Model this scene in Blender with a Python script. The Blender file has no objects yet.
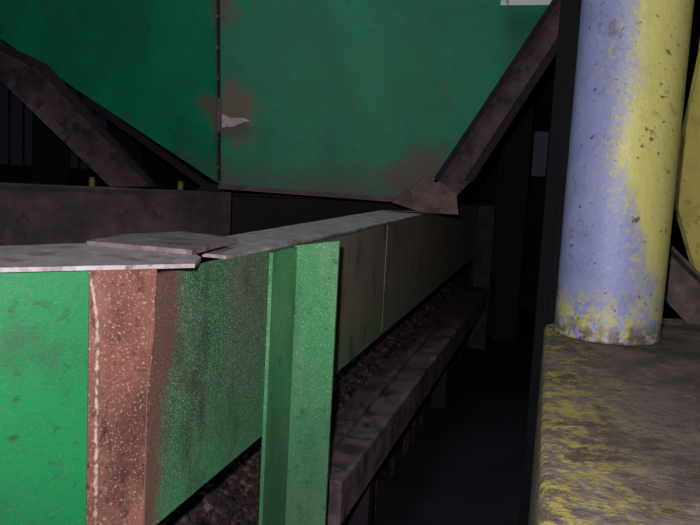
import bpy, bmesh, math, random
from mathutils import Vector, Matrix
random.seed(4)
sc=bpy.context.scene
try:
    sc.view_settings.view_transform='Standard'
except Exception: pass

def lin(c):
    r=[]
    for v in c:
        v/=255.0
        r.append(v/12.92 if v<=.04045 else ((v+.055)/1.055)**2.4)
    return (*r,1)

# ---------------- material builder ----------------
class M:
    def __init__(s,name,base,rough=.6,metal=0,spec=.4):
        s.m=bpy.data.materials.new(name); s.m.use_nodes=True
        s.t=s.m.node_tree; s.N=s.t.nodes; s.L=s.t.links
        s.b=s.N['Principled BSDF']; s.b.inputs['Roughness'].default_value=rough
        s.b.inputs['Metallic'].default_value=metal
        s.b.inputs['Specular IOR Level'].default_value=spec
        s.tc=s.N.new('ShaderNodeTexCoord')
        s.col=s.N.new('ShaderNodeRGB'); s.col.outputs[0].default_value=lin(base); s.out=s.col.outputs[0]
    def noise(s,scale,detail=6,stretch=(1,1,1),rough=.6,dist=0):
        mp=s.N.new('ShaderNodeMapping'); mp.inputs['Scale'].default_value=stretch
        s.L.new(s.tc.outputs['Object'],mp.inputs[0])
        n=s.N.new('ShaderNodeTexNoise'); n.inputs['Scale'].default_value=scale
        n.inputs['Detail'].default_value=detail; n.inputs['Roughness'].default_value=rough
        n.inputs['Distortion'].default_value=dist
        s.L.new(mp.outputs[0],n.inputs['Vector']); return n.outputs['Fac']
    def ramp(s,v,lo,hi):
        r=s.N.new('ShaderNodeMapRange'); r.inputs['From Min'].default_value=lo; r.inputs['From Max'].default_value=hi
        s.L.new(v,r.inputs['Value']); return r.outputs['Result']
    def math(s,op,a,b):
        m=s.N.new('ShaderNodeMath'); m.operation=op
        for i,x in enumerate((a,b)):
            if isinstance(x,(int,float)): m.inputs[i].default_value=x
            else: s.L.new(x,m.inputs[i])
        return m.outputs[0]
    def dot(s,vec,off=0):
        v=s.N.new('ShaderNodeVectorMath'); v.operation='DOT_PRODUCT'
        s.L.new(s.tc.outputs['Object'],v.inputs[0]); v.inputs[1].default_value=vec
        return s.math('ADD',v.outputs['Value'],off)
    def over(s,color,fac,strength=1):
        if strength!=1: fac=s.math('MULTIPLY',fac,strength)
        mx=s.N.new('ShaderNodeMix'); mx.data_type='RGBA'
        s.L.new(fac,mx.inputs[0]); s.L.new(s.out,mx.inputs[6]); mx.inputs[7].default_value=lin(color)
        s.out=mx.outputs[2]; return s
    def layer(s,color,scale,lo,hi,strength=1,**k):
        return s.over(color,s.ramp(s.noise(scale,**k),lo,hi),strength)
    def grad(s,color,vec,off,lo,hi,amp=.3,scale=8,strength=1,**k):
        n=s.math('MULTIPLY',s.math('SUBTRACT',s.noise(scale,**k),.5),amp)
        return s.over(color,s.ramp(s.math('ADD',s.dot(vec,off),n),lo,hi),strength)
    def bump(s,scale,dist=.004,strength=.5,detail=8,stretch=(1,1,1)):
        b=s.N.new('ShaderNodeBump'); b.inputs['Strength'].default_value=strength; b.inputs['Distance'].default_value=dist
        s.L.new(s.noise(scale,detail=detail,stretch=stretch,rough=.7),b.inputs['Height']); s.L.new(b.outputs[0],s.b.inputs['Normal']); return s
    def done(s):
        s.L.new(s.out,s.b.inputs['Base Color']); return s.m

green=M('green_paint',(14,132,74),.5).layer((20,108,64),3,.38,.65,.8).layer((92,116,98),160,.55,.70,.55).layer((60,74,58),6,.58,.72,.5).layer((36,58,46),34,.57,.7,.6).bump(120,.002,.5).done()
gdust=M('green_paint_dusty',(32,118,74),.55)
gdust.layer((96,110,92),4,.34,.60,.9,stretch=(1,1,.6)).layer((198,206,184),290,.52,.64,.85)
gdust.layer((30,44,36),80,.58,.7,.6)
gdust.layer((90,82,70),6,.56,.68,.7)
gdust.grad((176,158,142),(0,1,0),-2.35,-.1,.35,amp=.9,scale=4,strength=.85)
gdust.grad((70,160,104),(0,0,-1),1.15,.05,.25,amp=.35,scale=5,strength=.55)
gdust.layer((44,36,38),8,.56,.68,.55,stretch=(1,1,.5))
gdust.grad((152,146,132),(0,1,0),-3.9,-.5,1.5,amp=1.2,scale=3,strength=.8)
gdust.grad((126,84,78),(0,-1,.14),1.325,-.03,.015,amp=.14,scale=9,strength=.9)
gdust.layer((206,206,188),200,.59,.70,.6)
gdust.bump(160,.003,.7); gdust=gdust.done()
rust=M('rusty_strip',(132,82,70),.7).layer((158,112,100),16,.45,.7,.6).layer((88,52,46),8,.48,.64,.85,stretch=(1,1,.4))
rust.layer((34,28,36),7,.56,.66,.85,stretch=(2.5,2.5,.7)).layer((212,186,172),230,.57,.68,.7).layer((44,28,24),60,.58,.68,.7).bump(90,.005,.9); rust=rust.done()
weld=M('weld_bead',(205,170,160),.35).layer((90,60,55),60,.45,.6,.8).bump(90,.004,1).done()
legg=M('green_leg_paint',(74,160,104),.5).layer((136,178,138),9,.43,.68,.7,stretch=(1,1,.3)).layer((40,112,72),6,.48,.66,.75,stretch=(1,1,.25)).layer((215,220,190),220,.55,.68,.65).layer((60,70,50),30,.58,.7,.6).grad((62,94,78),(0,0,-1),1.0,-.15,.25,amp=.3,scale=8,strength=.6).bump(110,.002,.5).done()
flange=M('worn_flange_steel',(184,170,174),.45,.1).layer((226,218,222),22,.5,.7,.7,stretch=(1,.5,1)).layer((116,98,100),14,.52,.68,.7).layer((80,66,66),60,.58,.7,.6).bump(80,.004,.7).done()
flange2=M('dirty_flange_steel',(140,124,126),.55,.1).layer((180,168,172),18,.5,.7,.6).layer((66,54,56),10,.5,.68,.8).bump(80,.004,.6).done()
hop=M('hopper_green_paint',(12,150,106),.5)
hop.layer((18,124,88),2.2,.4,.62,.8).layer((44,112,88),6,.50,.74,.45,stretch=(1,1,.5)).layer((100,98,88),40,.59,.7,.4)
hop.layer((92,80,76),3.4,.62,.72,.3)
hop.grad((98,82,78),(0,0,-1),1.59,-.12,.10,amp=.30,scale=5,strength=.7)
hop.layer((16,50,44),50,.6,.7,.45)
hop.bump(60,.004,.5)
def blob(m,c,center,rad,amp,scale,strength):
    v=m.N.new('ShaderNodeVectorMath'); v.operation='DISTANCE'
    m.L.new(m.tc.outputs['Object'],v.inputs[0]); v.inputs[1].default_value=center
    n=m.math('MULTIPLY',m.math('SUBTRACT',m.noise(scale),.5),amp)
    d=m.math('ADD',v.outputs['Value'],n)
    m.over(c,m.ramp(d,rad,rad*.5),strength)
blob(hop,(128,92,86),(-.76,4.43,1.90),.24,.5,7,.8)
blob(hop,(112,84,80),(-.80,4.4,2.5),.13,.3,9,.75)
blob(hop,(112,84,80),(.38,4.5,1.60),.22,.4,6,.8)
hop=hop.done()
dirt=M('dusty_brown_steel',(108,90,96),.7).layer((76,62,68),4,.4,.62,.9).layer((136,118,120),18,.55,.72,.5).layer((44,34,42),9,.58,.68,.7).bump(50,.006,.7).done()
brace=M('rusty_brace',(98,78,84),.7).layer((54,43,51),6,.42,.62,.9).layer((134,114,114),22,.6,.72,.5).layer((34,26,36),12,.56,.66,.7).bump(60,.006,.7).done()
footm=M('rusty_brace_foot_lit',(138,108,100),.7).layer((92,72,70),9,.42,.62,.9).layer((160,140,130),22,.6,.72,.5).bump(60,.006,.7).done()  # paler copy of the brace rust, the foot's lit look put into colour
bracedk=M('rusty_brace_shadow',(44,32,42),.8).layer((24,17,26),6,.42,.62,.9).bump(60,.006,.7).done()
barm=M('grey_rust_bar',(92,82,78),.75).layer((58,50,52),8,.42,.62,.9).layer((130,122,90),20,.58,.7,.6).bump(60,.006,.7).done()
dark=M('dark_steel',(36,28,40),.75).layer((52,40,50),5,.5,.7,.7).bump(30,.005,.5).done()
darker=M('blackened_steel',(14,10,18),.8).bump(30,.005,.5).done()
legd=M('far_leg_dirty_green',(60,64,60),.7).layer((38,34,40),8,.45,.6,.8).bump(60,.004,.5).done()
rail=M('dusty_rail',(126,108,108),.75).layer((172,154,152),14,.5,.7,.6,stretch=(1,.6,1)).layer((66,52,58),6,.45,.62,.85).layer((34,26,32),11,.55,.66,.8).layer((50,90,66),3,.64,.72,.4).bump(70,.008,.9).done()
coal=M('coarse_debris',(58,44,46),.6).layer((136,106,100),26,.5,.66,.8).layer((14,10,15),14,.5,.6,.8).bump(60,.01,1).done()
conc=M('dirty_concrete',(112,100,92),.9).layer((76,65,63),7,.42,.6,.85).layer((144,130,118),20,.55,.7,.6).layer((42,35,39),14,.56,.66,.8)
n=conc.ramp(conc.noise(26,rough=.8),.485,.56)
e1=conc.ramp(conc.math('ADD',conc.dot((1,-.248,0),-.03),conc.math('MULTIPLY',conc.noise(5),.16)),.27,.12)
conc.over((172,158,70),conc.math('MULTIPLY',n,e1),.75)
conc.layer((154,142,76),14,.58,.66,.5,rough=.8)
conc.layer((50,40,42),45,.56,.68,.7).bump(30,.016,1); conc=conc.done()

pole=M('blue_yellow_pole_paint',(136,144,188),.42)
pole.layer((152,156,192),5,.4,.65,.6).layer((114,120,162),14,.5,.68,.5).layer((166,166,178),50,.56,.7,.5)
sd=pole.dot((6.95,-2.40,0),0)
zz=pole.math('MINIMUM',pole.math('MULTIPLY',pole.dot((0,0,1),-.44),3.0),0)
nz=pole.math('MULTIPLY',pole.math('SUBTRACT',pole.noise(10,detail=9,rough=.78,stretch=(1,1,.4)),.5),1.7)
msk=pole.math('ADD',pole.math('ADD',sd,zz),nz)
pole.over((176,172,140),pole.ramp(msk,-.28,.0),.6)
pole.over((202,197,108),pole.ramp(msk,.0,.22),.9)
pole.over((156,158,150),pole.ramp(pole.noise(20,rough=.75,stretch=(1,1,.25)),.55,.68),.45)
fk=pole.math('MULTIPLY',pole.ramp(msk,-.6,-.1),pole.ramp(pole.noise(60,rough=.7),.54,.60))
pole.over((190,184,90),fk,.8)
foot=pole.ramp(pole.dot((0,0,-1),0.16),0,.1)
sp=pole.ramp(pole.noise(34,rough=.8),.47,.54)
pole.over((192,182,84),pole.math('MULTIPLY',foot,sp),.85)
foot2=pole.ramp(pole.dot((0,0,-1),0.07),0,.05)
pole.over((90,72,50),pole.math('MULTIPLY',foot2,pole.ramp(pole.noise(40),.40,.54)),.85)
pole.layer((50,42,36),80,.63,.69,.85).layer((52,46,44),26,.645,.69,.8).layer((90,84,90),12,.64,.7,.5)
pole.bump(60,.003,.6); pole=pole.done()
yel=M('yellow_guard_paint',(186,176,92),.5).layer((146,130,72),8,.5,.68,.7).layer((60,48,40),25,.6,.7,.7).bump(60,.003,.4).done()
white=M('white_label_paint',(235,245,240),.4).layer((60,120,100),20,.55,.6,.9,stretch=(1,1,.3)).done()

# ---------------- geometry helpers ----------------
def empty(name,loc=(0,0,0)):
    e=bpy.data.objects.new(name,None); e.location=loc; sc.collection.objects.link(e); bpy.context.view_layer.update(); return e
def addmesh(name,vs,fs,mat,parent=None,bev=0,smooth=False):
    me=bpy.data.meshes.new(name); me.from_pydata([tuple(v) for v in vs],[],fs)
    bm=bmesh.new(); bm.from_mesh(me); bmesh.ops.recalc_face_normals(bm,faces=bm.faces); bm.to_mesh(me); bm.free()
    me.materials.append(mat); o=bpy.data.objects.new(name,me); sc.collection.objects.link(o)
    if smooth:
        for p in me.polygons: p.use_smooth=True
    if bev:
        b=o.modifiers.new('b','BEVEL'); b.width=bev; b.segments=2; b.limit_method='ANGLE'
    if parent: o.parent=parent
    return o
def prism(name,pts,z0,z1,mat,parent=None,bev=0,axis='z'):
    n=len(pts)
    if axis=='z': vs=[(x,y,z0) for x,y in pts]+[(x,y,z1) for x,y in pts]
    else: vs=[(x,z0,z) for x,z in pts]+[(x,z1,z) for x,z in pts]
    fs=[list(range(n))[::-1],list(range(n,2*n))]+[[i,(i+1)%n,n+(i+1)%n,n+i] for i in range(n)]
    return addmesh(name,vs,fs,mat,parent,bev)
def F(y,off=0):   # girder outer face line; off = offset outward (to +x side)
    return (-.75+.267*y+off*.966, y-off*.258)
def wall(name,p,q,th,z0,z1,mat,parent=None,bev=0):
    p=Vector(p);q=Vector(q);d=(q-p).normalized();n=Vector((-d.y,d.x))*th
    return prism(name,[p,q,q+n,p+n],z0,z1,mat,parent,bev)
def plate(name,top,z1,th,mat,parent,jag=.0025,step=.04):
    """flat bar with slightly ragged, worn edges"""
    pts=[]
    for i in range(len(top)):
        a=Vector(top[i]); b_=Vector(top[(i+1)%len(top)]); L=(b_-a).length; k=max(1,int(L/step))
        d=(b_-a).normalized(); n=Vector((d.y,-d.x))
        for j in range(k):
            p=a+(b_-a)*j/k
            if j: p=p+n*random.uniform(-jag,jag)
            pts.append(p)
    return prism(name,pts,z1-th,z1,mat,parent)

# ---------------- girder ----------------
g=empty('steel_girder_frame')
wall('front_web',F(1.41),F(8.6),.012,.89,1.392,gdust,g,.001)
wall('side_web',(-.463,1.371),(-1.6,.69),-.012,.80,1.404,green,g,.001)
wall('side_web_lower_flange',(-.463,1.371),(-1.6,.69),-.1,.79,.802,green,g,.001)
c0=Vector((-.465,1.366)); c1=Vector(F(1.42,.003))
dv=(c1-c0)
def strip_pt(s,z,off): 
    p=c0+dv*s; n=Vector((dv.y,-dv.x)).normalized()*off; return (p.x+n.x,p.y+n.y,z)
K=40; vs=[];fs=[]
for i in range(K+1):
    z=1.404-.684*i/K; s1=1.05-.22*i/K+random.uniform(-.015,.015)
    for s_,o_ in ((-.06,.004),(s1,.004),(s1,-.006),(-.06,-.006)): vs.append(strip_pt(s_,z,o_))
for i in range(K):
    for j in range(4): fs.append([i*4+j,i*4+(j+1)%4,(i+1)*4+(j+1)%4,(i+1)*4+j])
fs.append([0,1,2,3]); fs.append([K*4+3,K*4+2,K*4+1,K*4])
addmesh('corner_rust_strip',vs,fs,rust,g)
wall('corner_backing',(-.463,1.373),F(1.415,-.002),.01,.80,1.39,green,g)
vs=[];fs=[];K=90
for i in range(K+1):
    z=1.40-.62*i/K; r=.004+random.uniform(-.0015,.0018); cx,cy,_=strip_pt(-.05+random.uniform(-.012,.012)+.13*min(1,max(0,(1.40-z)/.1)),z,.004)
    for j in range(6):
        a=j*math.pi/3; vs.append((cx+r*math.cos(a),cy+r*math.sin(a),z))
for i in range(K):
    for j in range(6): fs.append([i*6+j,i*6+(j+1)%6,(i+1)*6+(j+1)%6,(i+1)*6+j])
addmesh('weld_bead',vs,fs,weld,g,smooth=True)
plate('top_flange_side',[(-1.62,.66),(-.59,1.27),(-.30,1.46),(-.31,1.57),(-.365,1.69),(-.60,1.735),(-.74,1.58),(-1.7,.95)],1.413,.008,flange,g)
plate('top_flange_long',[(-.345,1.76),(-.285,1.735),(-.035,2.60),(.57,4.98),(.60,5.2),(.40,5.2),(.27,4.92),(-.37,2.24)],1.400,.008,flange,g)
prism('top_flange_far',[(.57,4.99),(1.56,8.6),(1.36,8.6),(.38,4.99)],1.382,1.391,flange2,g,.001)
plate('splice_plate',[(-.585,1.675),(-.565,1.88),(-.455,2.05),(-.29,1.93),(-.335,1.60)],1.424,.0105,flange2,g)
prism('bottom_flange',[F(1.42,-.10),F(8.6,-.10),F(8.6,.0),F(1.42,.0)],.880,.889,gdust,g,.001)
prism('web_stiffener',[F(3.4,.001),F(3.44,.001),F(3.44,.003),F(3.4,.003)],.9,1.385,gdust,g)
def leg(k,y,m,w1,w2,zt):
    prism('leg_flange_%d'%k,[F(y,.001),F(y+w1,.001),F(y+w1,.012),F(y,.012)],.0,zt-.02,m,g,.002)
    P=[F(y+w1,.001),F(y+w1,w2),F(y+w1+.012,w2),F(y+w1+.012,.001)]; Zt=[zt-.018,zt+.006,zt+.006,zt-.018]
    vs=[(*p,0) for p in P]+[(*p,z) for p,z in zip(P,Zt)]
    addmesh('leg_web_%d'%k,vs,[[3,2,1,0],[4,5,6,7]]+[[i,(i+1)%4,4+(i+1)%4,4+i] for i in range(4)],m,g,.002)
leg(1,2.0,legg,.19,.136,1.405)
leg(2,7.1,legd,.1,.17,1.38)
# ---------------- lower rail and debris ----------------
lr=empty('lower_support_rail')
prism('rail_body',[F(2.42,-.10),F(8.0,-.14),F(8.0,.17),F(2.42,.12)],.44,.60,rail,lr,.006)
prism('rail_lip',[F(2.42,-.02),F(8.0,-.04),F(8.0,0.0),F(2.42,.02)],.601,.63,rail,lr,.003)
for i,yy in enumerate((3.0,5.2,7.4)):
    prism('rail_post_%d'%i,[F(yy,-.02),F(yy+.08,-.02),F(yy+.08,.08),F(yy,.08)],0,.44,dark,lr,.002)
def heap():
    vs=[];fs=[];nu,nv=220,26
    for i in range(nu+1):
        y=1.0+6.9*i/nu
        for j in range(nv+1):
            t=j/nv; off=.05-.55*t; p=F(y,off-.06)
            z=.48+.34*t+random.uniform(-.025,.025)
            vs.append((p[0]+random.uniform(-.01,.01),p[1]+random.uniform(-.01,.01),z))
    for i in range(nu):
        for j in range(nv):
            a=i*(nv+1)+j; fs.append([a,a+1,a+nv+2,a+nv+1])
    nb=len(vs)
    for i in range(nu+1):
        p=vs[i*(nv+1)]; vs.append((p[0],p[1],0))
    for i in range(nu): fs.append([i*(nv+1),(i+1)*(nv+1),nb+i+1,nb+i])
    for k in range(2600):
        y=random.uniform(1.2,5.5); t=random.uniform(0,.6); p=F(y,-.01-.55*t); z=.48+.34*t+.014
        r=random.uniform(.010,.024); b=len(vs)
        R=Matrix.Rotation(random.uniform(0,6),3,Vector((random.random(),random.random(),1)).normalized())
        for d in [(1,0,0),(-1,0,0),(0,1,0),(0,-1,0),(0,0,1),(0,0,-1)]:
            q=R@(Vector(d)*r*random.uniform(.6,1.2)); vs.append((p[0]+q.x,p[1]+q.y,z+q.z))
        for f in [(0,2,4),(2,1,4),(1,3,4),(3,0,4),(2,0,5),(1,2,5),(3,1,5),(0,3,5)]: fs.append([b+x for x in f])
    return addmesh('coarse_debris_heap',vs,fs,coal)
heap()

# ---------------- trough far walls ----------------
t=empty('trough_liner')
wall('trough_panel_side',(-3.2,4.0),(-.80,5.0),.012,.9,1.43,dirt,t,.001)
wall('trough_panel_side_lip',(-3.2,3.98),(-.80,4.98),.08,1.431,1.445,dirt,t,.001)
wall('trough_panel_back',(-.79,4.99),(.42,5.35),.012,.9,1.42,dark,t,.001)  # shadow on this wall is painted in by the dark material
wall('trough_panel_back_lip',(-.79,4.97),(.38,5.32),.07,1.425,1.44,dark,t,.001)
prism('trough_bottom',[(-3.2,3.6),(-.8,1.9),(-.45,2.1),(.3,5.1),(-.8,4.95),(-3.2,3.95)],.88,.9,dark,t)

# ---------------- hopper ----------------
h=empty('green_hopper')
def quadplate(name,P,th,mat,bev=.001):
    P=[Vector(p) for p in P]; n=(P[1]-P[0]).cross(P[2]-P[0]).normalized()*th
    m=len(P); vs=P+[p+n for p in P]
    fs=[list(range(m))[::-1],list(range(m,2*m))]+[[i,(i+1)%m,m+(i+1)%m,m+i] for i in range(m)]
    return addmesh(name,vs,fs,mat,h,bev)
def hy(z): return 4.56-.10*(z-1.5)
S=(-.80,hy(1.50),1.50); St=(-.86,hy(4.6),4.6)
quadplate('front_plate',[S,(.27,hy(1.475),1.475),(.47,hy(1.6),1.6),(2.2,hy(4.6),4.6),St],-.012,hop)
quadplate('left_plate',[S,St,(-6.3,5.9,4.6)],-.012,hop)
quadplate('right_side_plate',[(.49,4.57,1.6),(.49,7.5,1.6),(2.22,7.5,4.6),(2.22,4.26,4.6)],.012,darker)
quadplate('seam_flat',[(-.812,hy(1.52)-.013,1.52),(-.794,hy(1.52)-.013,1.52),(-.854,hy(4.6)-.013,4.6),(-.872,hy(4.6)-.013,4.6)],-.012,dark)
for i in range(9):
    z=1.6+.17*i; prism('seam_bolt_%d'%i,[(-.805-.02*(z-1.5)+.010*math.cos(a*math.pi/3),z+.010*math.sin(a*math.pi/3)) for a in range(6)],hy(z)-.035,hy(z)-.022,dirt,h,axis='y')
prism('seam_bracket',[(-.79,1.83),(-.72,1.84),(-.66,1.87),(-.62,1.875),(-.66,1.895),(-.74,1.89),(-.79,1.91)],hy(1.9)-.03,hy(1.9)-.012,flange,h,.002,axis='y')
prism('seam_latch_pin',[(-.815,1.80),(-.795,1.80),(-.795,2.0),(-.815,2.0)],hy(1.9)-.045,hy(1.9)-.03,dirt,h,.002,axis='y')
prism('bottom_lip',[(-.80,1.475),(.30,1.450),(.30,1.475),(-.80,1.50)],4.50,4.57,dirt,h,.002,axis='y')
prism('white_tag',[(.76,2.575),(1.19,2.60),(1.19,2.72),(.76,2.70)],4.36,4.37,white,h,axis='y')

# ---------------- braces ----------------
b=empty('diagonal_brace')
prism('brace_plate',[(.36,1.50),(.44,1.58),(1.02,2.58),(1.9,4.1),(2.13,4.1),(1.21,2.57),(.66,1.60),(.56,1.47)],4.34,4.355,brace,b,.002,axis='y')
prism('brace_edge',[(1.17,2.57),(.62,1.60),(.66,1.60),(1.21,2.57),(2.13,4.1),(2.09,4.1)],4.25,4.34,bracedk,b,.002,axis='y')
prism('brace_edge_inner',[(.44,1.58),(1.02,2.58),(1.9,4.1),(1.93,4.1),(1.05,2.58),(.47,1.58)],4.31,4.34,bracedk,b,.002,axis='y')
prism('brace_foot',[(.22,1.455),(.40,1.405),(.60,1.405),(.58,1.52),(.50,1.58),(.42,1.62),(.36,1.57)],4.31,4.44,footm,b,.003,axis='y')
b2=empty('diagonal_brace.001')
prism('brace_plate',[(-3.2,3.0),(-2.18,2.25),(-1.94,2.16),(-1.24,1.46),(-1.53,1.445),(-2.18,2.03),(-3.2,2.8)],4.78,4.8,brace,b2,.002,axis='y')
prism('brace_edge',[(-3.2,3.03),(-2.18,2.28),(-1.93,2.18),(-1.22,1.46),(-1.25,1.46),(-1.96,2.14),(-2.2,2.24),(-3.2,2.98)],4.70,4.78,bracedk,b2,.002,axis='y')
b3=empty('hopper_support_strut')
prism('strut_bar',[(-1.75,1.98),(-1.70,2.0),(-.86,1.46),(-.95,1.46)],4.86,4.9,dark,b3,.002,axis='y')
prism('strut_foot',[(-1.0,1.448),(-.82,1.448),(-.82,1.49),(-.96,1.50)],4.85,4.91,dark,b3,.002,axis='y')

# ---------------- pole on concrete plinth ----------------
def cyl(name,c,prof,mat,parent=None,seg=64):
    vs=[];fs=[]
    for r,z in prof:
        for j in range(seg):
            a=2*math.pi*j/seg; vs.append((r*math.cos(a),r*math.sin(a),z))
    for i in range(len(prof)-1):
        for j in range(seg): fs.append([i*seg+j,i*seg+(j+1)%seg,(i+1)*seg+(j+1)%seg,(i+1)*seg+j])
    fs.append(list(range(seg))[::-1]); fs.append([(len(prof)-1)*seg+j for j in range(seg)])
    o=addmesh(name,vs,fs,mat,parent,0,True); o.location=c
    for p in o.data.polygons:
        if len(p.vertices)>4: p.use_smooth=False
    return o
cyl('steel_pole',(.712,2.055,1.202),[(.141,0),(.141,.008),(.138,.014)]+[(.1385+.0006*math.sin(i*2),.1+.3*i) for i in range(12)],pole)
def plinth():
    bm=bmesh.new()
    pts=[(.135,.45),(.572,2.17),(.80,2.36),(1.9,2.5),(1.9,.45)]
    bot=[bm.verts.new((x,y,0)) for x,y in pts]; top=[bm.verts.new((x,y,1.2)) for x,y in pts]
    bm.faces.new(bot[::-1]); bm.faces.new(top)
    for i in range(5): bm.faces.new([bot[i],bot[(i+1)%5],top[(i+1)%5],top[i]])
    me=bpy.data.meshes.new('concrete_plinth'); bm.to_mesh(me); bm.free(); me.materials.append(conc)
    o=bpy.data.objects.new('concrete_plinth',me); sc.collection.objects.link(o)
    m=o.modifiers.new('b','BEVEL'); m.width=.012; m.segments=3
plinth()
y=empty('yellow_machine_guard')
prism('guard_plate',[(1.11,3.2),(1.085,2.05),(1.05,1.73),(1.06,1.54),(1.17,1.26),(1.7,1.26),(1.7,3.2)],2.50,2.52,yel,y,.003,axis='y')
prism('guard_edge',[(1.11,3.2),(1.085,2.05),(1.05,1.73),(1.06,1.54),(1.17,1.26),(1.176,1.264),(1.066,1.545),(1.056,1.73),(1.091,2.05),(1.116,3.2)],2.485,2.50,yel,y,0,axis='y')
prism('guard_foot',[(1.4,0),(1.6,0),(1.6,1.27),(1.4,1.27)],2.53,2.58,dark,y,.002,axis='y')
rb=empty('rusty_angle_bar')
prism('bar_web',[(.84,1.51),(1.20,1.205),(1.03,1.205),(.84,1.38)],2.27,2.285,barm,rb,.002,axis='y')
prism('bar_flange',[(.84,1.51),(.84,1.525),(1.215,1.205),(1.20,1.205)],2.21,2.285,barm,rb,.002,axis='y')

# ---------------- background columns ----------------
def icol(name,x,yy,w,d,z1,m):
    e=empty(name)
    prism('flange_front',[(x-w/2,yy),(x+w/2,yy),(x+w/2,yy+.015),(x-w/2,yy+.015)],0,z1,m,e)
    prism('flange_rear',[(x-w/2,yy+d),(x+w/2,yy+d),(x+w/2,yy+d+.015),(x-w/2,yy+d+.015)],0,z1,m,e)
    prism('web',[(x-.008,yy+.015),(x+.008,yy+.015),(x+.008,yy+d),(x-.008,yy+d)],0,z1,m,e)
icol('steel_column',.93,3.2,.15,.2,4.9,darker)
icol('steel_column.001',1.60,7.6,.25,.3,4.9,dark)
icol('steel_column.002',-3.0,7.4,.25,.3,4.9,dark)
icol('steel_column.003',-2.35,7.8,.2,.3,4.9,dark)
for i,(x,yy) in enumerate([(-1.82,5.3),(-1.25,5.5),(-2.55,5.1)]):
    cyl('yellow_bollard'+('' if i==0 else '.%03d'%i),(x,yy,0),[(.022,0),(.022,1.46),(.016,1.49)],yel,None,20)

# ---------------- room ----------------
fl=M('dark_floor',(40,30,44),.9).layer((22,16,26),3,.4,.6,.8).bump(20,.01,.6).done()
wl=M('dark_wall',(48,38,56),.9).layer((28,22,36),2,.4,.65,.8).bump(10,.01,.4).done()
prism('floor',[(-6.5,-2),(5,-2),(5,9.6),(-6.5,9.6)],-.1,-.001,fl)
prism('wall_back',[(-6.5,9.6),(5,9.6),(5,9.7),(-6.5,9.7)],0,5,wl)
prism('wall_left',[(-6.6,-2),(-6.5,-2),(-6.5,9.6),(-6.6,9.6)],0,5,wl)
prism('wall_right',[(5,-2),(5.1,-2),(5.1,9.6),(5,9.6)],0,5,wl)
prism('ceiling',[(-6.5,-2),(5,-2),(5,9.6),(-6.5,9.6)],5,5.1,wl)
def glass(n,st):
    m=M(n,(50,50,70),.5); m.b.inputs['Emission Color'].default_value=lin((130,120,150)); m.b.inputs['Emission Strength'].default_value=st; return m.done()
win=glass('dim_window_glass',.045); win2=glass('dim_window_glass_faint',.014)  # second glass only glows more faintly
def window(n,x,z,w,hh,nx,m):
    e=empty('window_%d'%n)
    for i in range(nx):
        cw=w/nx; x0=x+i*cw
        prism('pane_%d'%i,[(x0+.02,z),(x0+cw-.02,z),(x0+cw-.02,z+hh),(x0+.02,z+hh)],9.57,9.585,m,e,axis='y')
    prism('sill',[(x-.05,z-.06),(x+w+.05,z-.06),(x+w+.05,z),(x-.05,z)],9.52,9.59,dark,e,axis='y')
window(1,1.98,1.7,.42,.55,2,win)
window(2,-4.5,1.5,1.4,1.2,8,win2)

# ---------------- lights ----------------
def light(name,typ,loc,power,color,size=.1,rot=None):
    l=bpy.data.lights.new(name,typ); l.energy=power; l.color=color
    if typ=='POINT': l.shadow_soft_size=size
    if typ=='AREA': l.size=size
    o=bpy.data.objects.new(name,l); o.location=loc
    if rot: o.rotation_euler=rot
    sc.collection.objects.link(o); return o
light('camera_flash','POINT',(-.06,.0,1.69),130,(1,.965,.98),.02)
light('overhead_fill','AREA',(-.3,2.9,4.8),24,(.9,.88,1),1.0,(math.radians(20),0,0))  # added fill light, lifts the hopper where the flash falls off
w=bpy.data.worlds.new('w'); sc.world=w; w.use_nodes=True
w.node_tree.nodes['Background'].inputs[0].default_value=(.03,.018,.05,1); w.node_tree.nodes['Background'].inputs[1].default_value=.3

# ---------------- camera ----------------
cam=bpy.data.cameras.new('camera'); cam.sensor_width=36; cam.lens=760/700*36; cam.clip_start=.02
co=bpy.data.objects.new('camera',cam); sc.collection.objects.link(co)
co.matrix_world=Matrix.Translation((0,0,1.6))@Matrix.Rotation(math.radians(90-6.6),4,'X')@Matrix.Rotation(math.radians(3),4,'Z')
sc.camera=co
